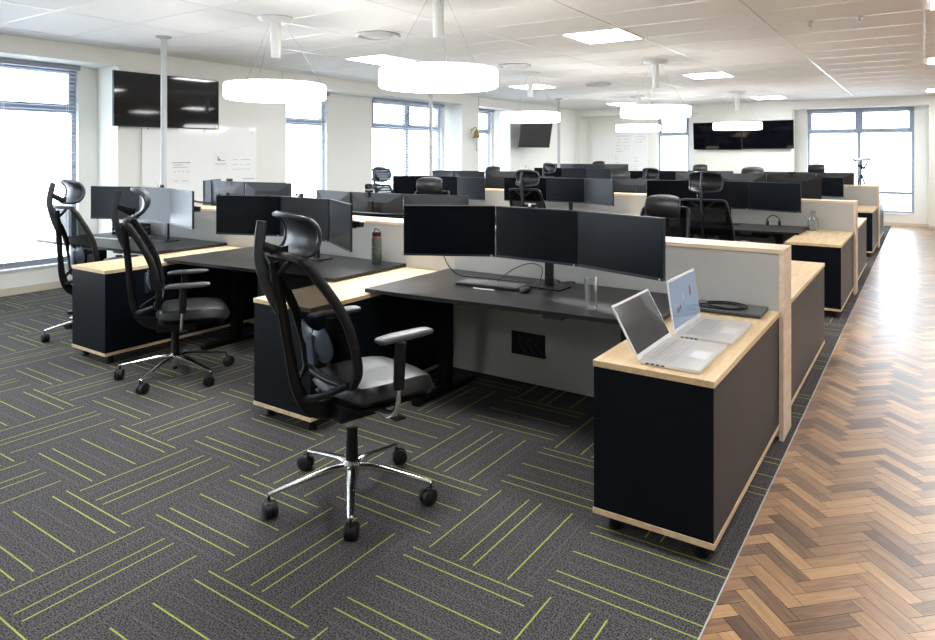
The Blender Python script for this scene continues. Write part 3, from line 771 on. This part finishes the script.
    quad_sheet(bm, G, .016); obj('headrest_pad', bm, 'leather', hb, smooth=True)
    bm = B(); e = [Vector(r_) for r_ in G[-1]]; f = [Vector(r_) for r_ in G[0]]
    loop = e + [Vector(G[i][-1]) for i in range(13, 0, -1)] + f[::-1] + [Vector(G[i][0]) for i in range(1, 14)]; loop.append(loop[0])
    sweep(bm, loop, .0105, .0105, seg=8, up=(1, 0, .01), sm=False, closed=True); obj('headrest_rim', bm, 'greybar', hb, smooth=True)
    return t
chair0 = make_chair('black mesh swivel chair nearest to the viewer, with headrest and chrome star base', R(25 - 76))
chair0.location = (-2.27, 2.365, 0); chair0.rotation_euler = (0, 0, R(76))
def adjust(c, top, lift=0, arm=0, lean=0):
    for ch in c.children:
        if lean and ch.name.split('.')[0] in ('back_frame', 'back_spine', 'lumbar_support', 'headrest_bar'):
            p = Vector((-.08, 0, .43)); m_ = Matrix.Rotation(-lean, 3, 'Y'); ch.rotation_euler = (0, -lean, 0); ch.location += p - m_ @ p
        k = ch.name.split('.')[0]
        if k not in ('star_base', 'gas_column'): ch.location.z += lift
        if k == 'arm_pad': ch.location.z += arm
        if k == 'headrest_bar': ch.location.z += max(-.11, min(.09, top - 1.40 - lift))
def chair(x, y, f, top, label, lift=0, arm=0, lean=0):
    c = dup(chair0, (x, y, 0), R(f), label); adjust(c, top, lift, arm, lean)
    return c
for a in ((-4.58, 2.915, 56, 1.40, 'black mesh swivel chair in profile between the first two cabinets', -.02, -.015, R(1.5)),
          (-6.28, 3.19, 90, 1.41, 'black mesh swivel chair beside the large left window', -.015, -.03),
          (-1.80, 7.03, 92, 1.474, 'tall black mesh chair seen from behind, right of centre at the second row'),
          (-4.28, 7.86, 95, 1.44, 'black mesh chair whose headrest rises above the nearest trio of screens'),
          (-6.80, 7.86, 100, 1.447, 'black mesh chair in front of the double window, see-through headrest'),
          (-2.01, 6.03, -88, 1.255, 'black chair with wide leather headrest just beyond the nearest trio', -.05),
          (-4.88, 6.30, -72, 1.366, 'black chair facing the viewer right of the see-through headrest chair'),
          (-6.87, 10.83, -90, 1.417, 'distant black chair in front of the narrow window by the bell'),
          (-4.33, 10.93, -90, 1.36, 'distant black chair in the middle bay, low between screens below the far whiteboard'),
          (-2.2, 10.92, -90, 1.446, 'distant black chair centred below the far television pair'),
          (-6.40, 12.74, 75, 1.47, 'distant black mesh chair below the small tilted television'),
          (-4.29, 12.74, 85, 1.39, 'distant black mesh chair below the narrow far window'),
          (-6.8, 15.75, -90, 1.485, 'farthest black chair, peeking over screens at the whiteboard corner'),
          (-4.29, 15.75, -90, 1.42, 'farthest black chair, left below the far television pair'),
          (-1.89, 15.75, -90, 1.447, 'farthest black chair, left of the far walkway window')):
    q = chair(*a)
    if 'see-through' in a[4] and a[0] < -6:
        for hb_ in q.children:
            for ch in hb_.children:
                if ch.name.startswith('headrest_pad'): ch.data = ch.data.copy(); ch.data.materials[0] = see('thin headrest mesh', (.02, .02, .025), .8, glossy=False)
adjust(chair0, 1.40, .030, .03, R(6.5))

# ------------------------------------------------------------------ things on the desks
def keyboard(x, y, z, rz, label, body='black', keys='greybar', w_=.44, d_=.14):
    t = thing('keyboard', label, 'keyboard', (x, y, z), rz, 'desk keyboards')
    bm = B(); box(bm, -w_ / 2, w_ / 2, -d_ / 2, d_ / 2, 0, .014, bev=.004); obj('keyboard_body', bm, body, t)
    bm = B()
    for i in range(5):
        for j in range(19):
            a = -w_ / 2 + .012 + j * (w_ - .024) / 19; b = -d_ / 2 + .012 + i * (d_ - .024) / 5
            box(bm, a + .0015, a + (w_ - .024) / 19 - .0015, b + .0015, b + (d_ - .024) / 5 - .0015, .0142, .0195)
    obj('keys', bm, keys, t)
keyboard(-2.37, 3.785, .7702, R(5), 'dark keyboard on the nearest desk under the screens', 'black', 'keyg', .46, .165)
keyboard(-4.52, 3.93, .7702, R(8), 'dark keyboard on the second desk beside the stand base', 'black', 'greybar', .40, .14)
keyboard(-7.05, 3.74, .7702, R(12), 'pale-edged keyboard on the window end desk', 'silver', 'greybar')
def mouse(x, y, z, rz, label):
    bm = B(); sweep(bm, [(-.05, 0, .006), (-.035, 0, .014), (0, 0, .018), (.03, 0, .014), (.048, 0, .007)], [.012, .027, .030, .027, .014], [.005, .013, .0175, .013, .006], seg=14)
    m_ = tag(obj('computer_mouse', bm, 'black', smooth=True), label, 'mouse'); m_.location = (x, y, z); m_.rotation_euler = (0, 0, rz)
mouse(-2.09, 3.74, .7705, R(95), 'black mouse right of the nearest keyboard')
mouse(-4.42, 3.62, .7705, R(150), 'black mouse on the second desk near the chair headrest')
mouse(-6.66, 3.68, .7705, R(80), 'black mouse on the window end desk')
bm = B(); sweep(bm, [(-2.42, 3.64, .7745), (-2.27, 3.655, .7745)], .004, seg=8, sm=False); tag(obj('ballpoint_pen', bm, 'silver', smooth=True), 'slim silver pen in front of the nearest keyboard', 'pen')
bm = B(); sweep(bm, [(-2.78, 3.80, .955), (-2.76, 3.84, .86), (-2.70, 3.90, .79), (-2.55, 3.98, .775), (-2.32, 4.0, .775), (-2.16, 4.02, .775)], .0035, seg=8)
tag(obj('power_cable', bm, 'black', smooth=True), 'black cable hanging from the left screen to the nearest desktop', 'cable')
bm = B(); sweep(bm, [(-2.40, 3.90, .778), (-2.33, 3.97, .85), (-2.22, 4.02, .90), (-2.12, 4.02, .88), (-2.06, 3.87, .80), (-2.04, 3.82, .776)], .003, seg=8)
tag(obj('video_cable', bm, 'black', smooth=True), 'black cable arching behind the nearest keyboard', 'cable')
bm = B(); sweep(bm, [(-2.0 + .07 * cos(a) + .03 * sin(3 * a), 4.07 + .035 * sin(a), .776 + .012 * (1 + cos(2 * a))) for a in [k * .5 for k in range(26)]], .003, seg=6, n=3)
tag(obj('cable_bundle', bm, 'black', smooth=True), 'tangle of black cables at the foot of the nearest screen stand', 'cable')

# water glass
bm = B(); lathe(bm, [(0, .012), (.030, .012), (.037, .165), (.0385, .175), (.041, .175), (.0405, .165), (.034, .0), (0, .0)], seg=36)
gw = tag(obj('water_glass', bm, 'clear', smooth=True), 'clear tall water glass on the nearest desk', 'glass'); gw.location = (-1.55, 3.53, .7704)
# carafe
bm = B(); lathe(bm, [(0, 0), (.058, 0), (.062, .02), (.060, .10), (.050, .140), (.028, .168), (.025, .20), (.034, .235), (.031, .235), (.022, .20), (.025, .170), (.047, .139), (.057, .10), (.058, .02), (.05, .004), (0, .004)], seg=32)
gc = tag(obj('carafe', bm, 'clear', smooth=True), 'clear glass carafe on the second row oak cabinet top', 'carafe'); gc.location = (-1.10, 8.98, .7404)
# bottle
t = thing('water_bottle', 'green water bottle with black lid standing against the grey screen', 'bottle', (-3.60, 4.03, .7702))
bm = B(); lathe(bm, [(0, 0), (.038, 0), (.041, .006), (.041, .20), (.036, .215), (0, .215)], seg=32); obj('bottle_body', bm, 'green', t, smooth=True)
bm = B(); lathe(bm, [(.0365, .212), (.0385, .214), (.0385, .222), (.0365, .223)], seg=32); obj('red_band', bm, 'red', t, smooth=True)
bm = B(); lathe(bm, [(0, .212), (.036, .214), (.036, .255), (.030, .262), (0, .262)], seg=32); sweep(bm, [(-.024, 0, .255), (-.022, 0, .275), (0, 0, .282), (.022, 0, .275), (.024, 0, .258)], .006, .005, seg=8)
obj('lid', bm, 'black', t, smooth=True)
bm = B()
for k in range(7):
    for i in range(3): box(bm, -.010 + (k % 2) * .005, .012, -.0418, -.041, .03 + k * .018, .034 + k * .018)
obj('print', bm, 'keys', t)
# arm ends with hanging leads
for x, y, z, l, g in ((-3.42, 3.64, 1.13, 'silver and black screen arm end sticking out above the green bottle', 1), (-5.62, 3.80, 1.13, 'black screen arm end behind the right window-side screen', 0)):
    t = thing('screen_mount', l, 'screen mount', (x, y, z), R(-12))
    bm = B(); box(bm, -.12, .03, -.02, .02, -.02, .018, bev=.004); box(bm, -.10, .0, -.03, -.02, -.028, .0, bev=.003); obj('arm_link', bm, 'black', t)
    bm = B(); box(bm, -.10, .05, -.018, .018, .019, .027, bev=.002); obj('arm_cover', bm, 'silver' if g else 'black', t)
    bm = B(); sweep(bm, [(-.09, -.03, -.02), (-.06, -.035, -.07), (-.075, -.035, -.12), (-.065, -.03, -.18)], .004, seg=6); obj('hanging_lead', bm, 'black', t)

def laptop(x, y0, y1, depth, ang, lcd_, label):
    """hinge along Y at x, base towards +X"""
    z = .7405; t = thing('laptop', label, 'laptop', (x, (y0 + y1) / 2, z)); hw = (y1 - y0) / 2
    bm = B(); box(bm, 0, depth, -hw, hw, .002, .016, bev=.003); ba = obj('laptop_base', bm, 'alu', t)
    bm = B()
    for i in range(5):
        for j in range(14):
            a = .035 + i * .0185; b = -hw + .045 + j * (2 * hw - .09) / 14; box(bm, a + .001, a + .0165, b + .001, b + (2 * hw - .09) / 14 - .001, .0162, .0168)
    obj('keys', bm, 'keys', ba)
    bm = B(); box(bm, depth - .095, depth - .02, -.06, .06, .0161, .0164); obj('touchpad', bm, 'silver', ba)
    bm = B()
    for j in range(4): box(bm, .03 + j * .022, .045 + j * .022, -hw - .0006, -hw + .001, .006, .012)
    obj('side_ports', bm, 'black', ba)
    mt = Matrix.Translation((0, 0, .014)) @ Matrix.Rotation(-ang, 4, 'Y'); Ls = depth - .004
    bm = B(); box(bm, -.006, .001, -hw, hw, .002, Ls, mt, bev=.002); ld = obj('laptop_lid', bm, 'silver', t)
    bm = B(); box(bm, .0008, .0022, -hw + .011, hw - .011, .024, Ls - .010, mt); sc = obj('laptop_screen', bm, lcd_, ld)
    bm = B(); cyl(bm, (0, -hw + .05, .015), (0, hw - .05, .015), .006, seg=10); obj('hinge', bm, 'grey', t)
    return t, ld, mt, hw, Ls
laptop(-1.012, 2.80, 3.262, .255, R(29), 'lcd_dark', 'open silver laptop with dark display, nearer of the two on the front cabinet')
t2, ld2, mt2, hw2, Ls2 = laptop(-1.012, 3.30, 3.762, .265, R(8), 'lcd_lit', 'open silver laptop with pale blue display, farther of the two on the front cabinet')
# shapes shown on the pale display
bm = B()
def disc(bm, u, v, r, sq=1):
    vs = cyl(bm, (.0022, u, v), (.0027, u, v), r, seg=18)
    bmesh.ops.transform(bm, matrix=Matrix.Translation((0, u, v)) @ Matrix.Scale(sq, 4, (0, 1, 0)) @ Matrix.Translation((0, -u, -v)), verts=vs); bmesh.ops.transform(bm, matrix=mt2, verts=vs)
disc(bm, .10, .165, .028, .6); disc(bm, -.13, .10, .016, 1); disc(bm, -.09, .11, .012, 1)
obj('screen_picture', bm, pbr('display maroon', (.25, .12, .16), .3, var=.05), ld2)
bm = B(); disc(bm, -.02, .14, .030, .5); obj('screen_picture', bm, pbr('display pale blue', (.45, .55, .68), .3, var=.05), ld2)
# closed dark laptop and its coiled lead
t = thing('closed_laptop', 'closed dark grey laptop lying against the grey screen on the front cabinet', 'laptop', (-.93, 4.055, .7405), R(1))
bm = B(); box(bm, -.19, .19, -.125, .125, .003, .013, bev=.003); obj('laptop_base', bm, 'greybar', t)
bm = B(); box(bm, -.19, .19, -.125, .125, .0135, .022, bev=.003); obj('laptop_lid', bm, pbr('dark grey lid', (.10, .10, .105), .4, var=.05), t)
bm = B(); sweep(bm, [(-1.09, 4.02, .766), (-1.0, 4.10, .768), (-.90, 4.10, .770), (-.85, 4.04, .768), (-.92, 3.985, .768), (-1.03, 4.0, .772), (-1.05, 4.07, .775), (-.96, 4.12, .777), (-.86, 4.09, .777), (-.83, 4.02, .772), (-.92, 3.965, .766), (-1.08, 3.97, .766)], .0045, seg=8)
tag(obj('charging_cable', bm, 'black', smooth=True), 'black cable coiled on top of the closed dark laptop', 'cable')
# headset on the second row desk
t = thing('headset', 'black headset lying on the second row desk near the carafe', 'headset', (-1.53, 8.93, .7705), R(20))
bm = B(); sweep(bm, [(-.07, 0, .03), (-.065, .01, .09), (0, .015, .13), (.065, .01, .09), (.07, 0, .03)], .010, .006, seg=8); obj('headband', bm, 'black', t, smooth=True)
for s in (-1, 1):
    bm = B(); cyl(bm, (s * .055, 0, .036), (s * .080, 0, .036), .035, .030, seg=20); obj('ear_cup', bm, 'black', t, smooth=True)
# tray and note pad at the window end
t = thing('document_tray', 'black document tray at the back of the window end desk', 'tray', (-7.15, 4.03, .7702))
for k in range(3):
    bm = B(); z = .045 * k; box(bm, -.17, .17, -.12, .12, z, z + .005); box(bm, -.17, -.165, -.12, .12, z + .005, z + .032); box(bm, .165, .17, -.12, .12, z + .005, z + .032); box(bm, -.165, .165, .115, .12, z + .005, z + .032)
    if k < 2:
        for x in (-.1675, .1675):
            for y in (-.11, .11): box(bm, x - .0025, x + .0025, y - .006, y + .006, z + .005, z + .045)
    obj('tray_shelf', bm, 'black', t)
bm = B(); box(bm, -6.86, -6.64, 3.86, 4.0, .7703, .795, bev=.003); tag(obj('notebook', bm, pbr('dark green cover', (.03, .06, .04), .5, var=.1)), 'dark green notebook beside the tray on the window end desk', 'notebook')

# ------------------------------------------------------------------ wall things
def tele(name, label, w_, h_, loc, rot, group=None, arm=0):
    t = thing(name, label, 'television', loc, 0, group); t.rotation_euler = rot     # screen looks to local -Y
    bm = B(); box(bm, -w_ / 2, w_ / 2, .0, .035, -h_ / 2, h_ / 2, bev=.003); box(bm, -w_ / 2 + .15, w_ / 2 - .15, .035, .05, -h_ / 2 + .08, h_ / 2 - .15, bev=.004); obj('tv_housing', bm, 'bezel', t)
    bm = B(); box(bm, -w_ / 2 + .008, w_ / 2 - .008, -.0012, .0005, -h_ / 2 + .014, h_ / 2 - .008); obj('tv_screen', bm, 'tv', t)
    return t
t = tele('wall_television', 'wide black television on the left wall behind the service pole', 1.50, .69, (XL + .075, 5.195, 2.345), (0, 0, R(90)))
bm = B(); box(bm, -.25, .25, .05, .074, -.15, .15); obj('wall_bracket', bm, 'bmetal', t)
bm = B(); box(bm, .66, .70, -.002, -.001, -.335, -.318); obj('sticker', bm, pbr('yellow sticker', (.8, .6, .05), .5, var=.05), t)
for x, l in ((-4.395, 'left one of the two black televisions side by side on the far wall'), (-3.2, 'right one of the two black televisions side by side on the far wall')):
    t = tele('wall_television', l, 1.185, .70, (x, YF - .12, 2.13 if x < -4 else 2.145), (R(6), 0, 0), 'television pair on the far wall')
    bm = B(); box(bm, -.25, .25, .05, .099, -.15, .15); obj('wall_bracket', bm, 'bmetal', t)
t = tele('wall_television', 'small black television tilted down on a wall arm beside the thin pole', 1.18, .69, (-7.93, 14.72, 2.17), (R(10), R(0), R(78)))
bm = B(); box(bm, -.18, .18, .05, .065, -.14, .14); sweep(bm, [(-.1, .06, .0), (-.36, .18, .03), (-.15, .36, .06)], .02, seg=8); obj('wall_arm', bm, 'bmetal', t)
# glass writing board
t = thing('glass_board', 'large glossy white glass writing board on the left wall', 'writing board', (XL, 0, 0))
bm = B(); box(bm, .018, .026, 4.84, 6.63, .95, 2.05, bev=.001); obj('glass_sheet', bm, 'glassboard', t)
for y in (4.92, 5.75, 6.55):
    for z in (1.02, 1.98):
        bm = B(); cyl(bm, (0, y, z), (.032, y, z), .012, seg=14); obj('standoff', bm, 'grey', t, smooth=True)
def sheet_paper(y0, y1, z0, z1, label, marks):
    t = thing('paper_sheet', label, 'paper', (XL + .0265, 0, 0))
    bm = B(); box(bm, 0, .0012, y0, y1, z0, z1); obj('sheet', bm, 'paper', t)
    bm = B()
    for a, b, c, d in marks: box(bm, .0012, .0018, y0 + a * (y1 - y0), y0 + b * (y1 - y0), z0 + c * (z1 - z0), z0 + d * (z1 - z0))
    obj('print', bm, 'ink', t)
sheet_paper(5.26, 5.53, 1.25, 1.54, 'printed sheet taped to the glass board just right of the pole', [(.0, 1, .97, 1), (.05, .5, .87, .89), (.05, .85, .76, .775), (.1, .2, .57, .59), (.32, .42, .57, .59), (.55, .65, .57, .59), (.78, .88, .57, .59), (.1, .3, .12, .14), (.5, .85, .12, .14)])
sheet_paper(5.90, 6.13, 1.37, 1.68, 'sheet with a small dark drawing on the glass board', [(.1, .9, .45, .475), (.25, .33, .62, .80), (.33, .45, .60, .70), (.45, .78, .60, .63)])
# handwriting on the glass board: rows of small marks
bm = B()
for r_ in range(3):
    for k in range(7):
        if random.random() < .75: box(bm, XL + .0262, XL + .0268, 6.22 + k * .045, 6.25 + k * .045, 1.43 + r_ * .07, 1.436 + r_ * .07)
box(bm, XL + .0262, XL + .0268, 6.38, 6.60, 1.285, 1.293)
tag(obj('board_writing', bm, 'ink'), 'faint grey handwriting at the right end of the glass board', 'writing')
# whiteboard on the far wall
t = thing('whiteboard', 'whiteboard with handwriting on the far wall', 'whiteboard', (0, RY, 0)); xa, xb, za, zb = -8.08, -6.42, 1.05, 2.24
bm = B(); box(bm, xa, xb, -.020, -.004, za, zb); obj('board_surface', bm, 'board', t)
bm = B(); box(bm, xa - .015, xa, -.026, 0, za - .015, zb + .015); box(bm, xb, xb + .015, -.026, 0, za - .015, zb + .015); box(bm, xa, xb, -.026, 0, zb, zb + .015); box(bm, xa, xb, -.026, 0, za - .015, za); obj('board_frame', bm, 'silver', t)
def PX_(u, v):           # board coordinates of the handwriting (fractions of the board)
    return xa + (xb - xa) * u, zb - (zb - za) * v
bm = B()
rows = [(.45, .57, .03), (.60, .72, .03), (.48, .53, .11), (.60, .66, .11), (.47, .52, .18), (.59, .68, .18), (.46, .52, .26), (.59, .70, .27), (.46, .56, .34), (.60, .68, .34), (.45, .58, .40), (.38, .40, .53), (.43, .50, .52), (.43, .49, .58), (.43, .50, .67),
        (.86, .90, .0), (.80, .94, .05), (.80, .98, .11), (.79, .90, .18), (.77, .85, .55), (.77, .86, .63), (.76, .84, .75), (.77, .82, .83)]
for a, b, v in rows:
    u = a
    while u < b:
        w_ = random.uniform(.010, .03); x0_, z0_ = PX_(u, v + .01)
        for q in range(3):
            hx = (xb - xa) * w_ / 3; zz = z0_ + random.uniform(-.008, .012); box(bm, x0_ + q * hx, x0_ + q * hx + hx * .7, -.0212, -.0204, zz - .012, zz + random.uniform(.0, .010))
        u += w_ + .012
obj('lettering', bm, 'ink', t)['kind'] = 'stuff'
# bell
t = thing('brass_bell', 'small brass bell on a wall bracket between the windows', 'bell', (XL, 12.50, 2.11))
bm = B(); lathe(bm, [(0, .10), (.03, .095), (.045, .06), (.055, .01), (.075, -.05), (.10, -.085), (.092, -.085), (.05, -.01), (.0, .06)], cx=.14, seg=28); obj('bell_cup', bm, 'brass', t, smooth=True)
bm = B(); sweep(bm, [(.0, 0, .06), (.05, 0, .12), (.10, 0, .15), (.14, 0, .13), (.14, 0, .10)], .010, seg=8); box(bm, 0, .012, -.03, .03, .0, .12, bev=.003); obj('bell_bracket', bm, 'brass', t, smooth=True)
bm = B(); cyl(bm, (.14, 0, -.05), (.14, 0, -.34), .009, .012, seg=10); cyl(bm, (.14, 0, -.34), (.14, 0, -.38), .016, seg=10); obj('bell_rope', bm, 'rope', t)
# wall sockets
t = thing('light_switch', 'white switch plate on the wall below the tilted television', 'switch', (XL, 14.95, 1.36))
bm = B(); box(bm, 0, .010, -.06, .06, -.09, .09, bev=.003); obj('switch_plate', bm, 'white', t)
bm = B(); box(bm, .010, .016, -.02, .02, -.04, .04, bev=.002); obj('rocker', bm, 'keys', t)
# telescope by the far window
t = thing('telescope', 'small pale telescope on a dark tripod before the far double window', 'telescope', (-1.17, 17.40, 0))
bm = B(); cyl(bm, (-.10, 0, 1.53), (.12, .0, 1.57), .035, .045, seg=20); cyl(bm, (.12, 0, 1.57), (.18, 0, 1.58), .052, seg=20); obj('tube', bm, 'white', t, smooth=True)
bm = B(); cyl(bm, (-.10, 0, 1.53), (-.15, 0, 1.52), .022, seg=12); cyl(bm, (-.145, 0, 1.52), (-.15, 0, 1.57), .018, seg=12); obj('eyepiece', bm, 'black', t, smooth=True)
bm = B(); cyl(bm, (0, 0, 1.12), (0, 0, 1.20), .04, seg=14); cyl(bm, (0, 0, 1.32), (0, 0, 1.52), .022, seg=12); cyl(bm, (-.07, 0, 1.42), (.07, 0, 1.34), .025, seg=12); cyl(bm, (.05, 0, 1.36), (.12, .0, 1.46), .018, seg=10); cyl(bm, (0, 0, 1.2), (0, 0, 1.32), .016, seg=12); obj('mount', bm, 'black', t, smooth=True)
for k in range(3):
    a = 2 * pi * k / 3 + .5; bm = B(); cyl(bm, (cos(a) * .03, sin(a) * .03, 1.15), (cos(a) * .36, sin(a) * .36, .0), .017, .012, seg=10); obj('tripod_leg', bm, 'black', t, smooth=True)

# ------------------------------------------------------------------ light
w = bpy.data.worlds.new('sky'); bpy.context.scene.world = w; w.use_nodes = True
bg = w.node_tree.nodes['Background']; bg.inputs[0].default_value = (.78, .89, 1, 1); bg.inputs[1].default_value = 5.2
def portal(name, loc, rot, sx, sy):
    l = bpy.data.lights.new(name, 'AREA'); l.shape = 'RECTANGLE'; l.size = sx; l.size_y = sy; l.cycles.is_portal = True
    o = bpy.data.objects.new(name, l); C.objects.link(o); o.location = loc; o.rotation_euler = rot
for a, b in WL: portal('daylight_portal', (RX - .02, (a + b) / 2, (WZ0 + WZ1) / 2), (0, R(-90), 0), WZ1 - WZ0, b - a)
for a, b in WF: portal('daylight_portal', ((a + b) / 2, RY + .02, (WZ0 + WZ1) / 2), (R(-90), 0, 0), b - a, WZ1 - WZ0)

# ------------------------------------------------------------------ camera
cam = bpy.data.cameras.new('camera'); co = bpy.data.objects.new('camera', cam); C.objects.link(co)
cam.sensor_width = 36; cam.lens = 674.8 / 935 * 36; cam.shift_y = -(320 - 155.6) / 935
co.location = (0, 0, 1.632); co.rotation_euler = (R(90), 0, .5953); cam.clip_end = 100
sc = bpy.context.scene; sc.camera = co
sc.view_settings.view_transform = 'Standard'; sc.view_settings.look = 'None'; sc.view_settings.gamma = 1; sc.view_settings.use_curve_mapping = False
sc.view_settings.exposure = 1.22
sc.cycles.use_denoising = True; sc.cycles.max_bounces = 10; sc.cycles.diffuse_bounces = 6; sc.cycles.transparent_max_bounces = 24
sc.cycles.sample_clamp_indirect = 8; sc.cycles.caustics_reflective = False; sc.cycles.caustics_refractive = False
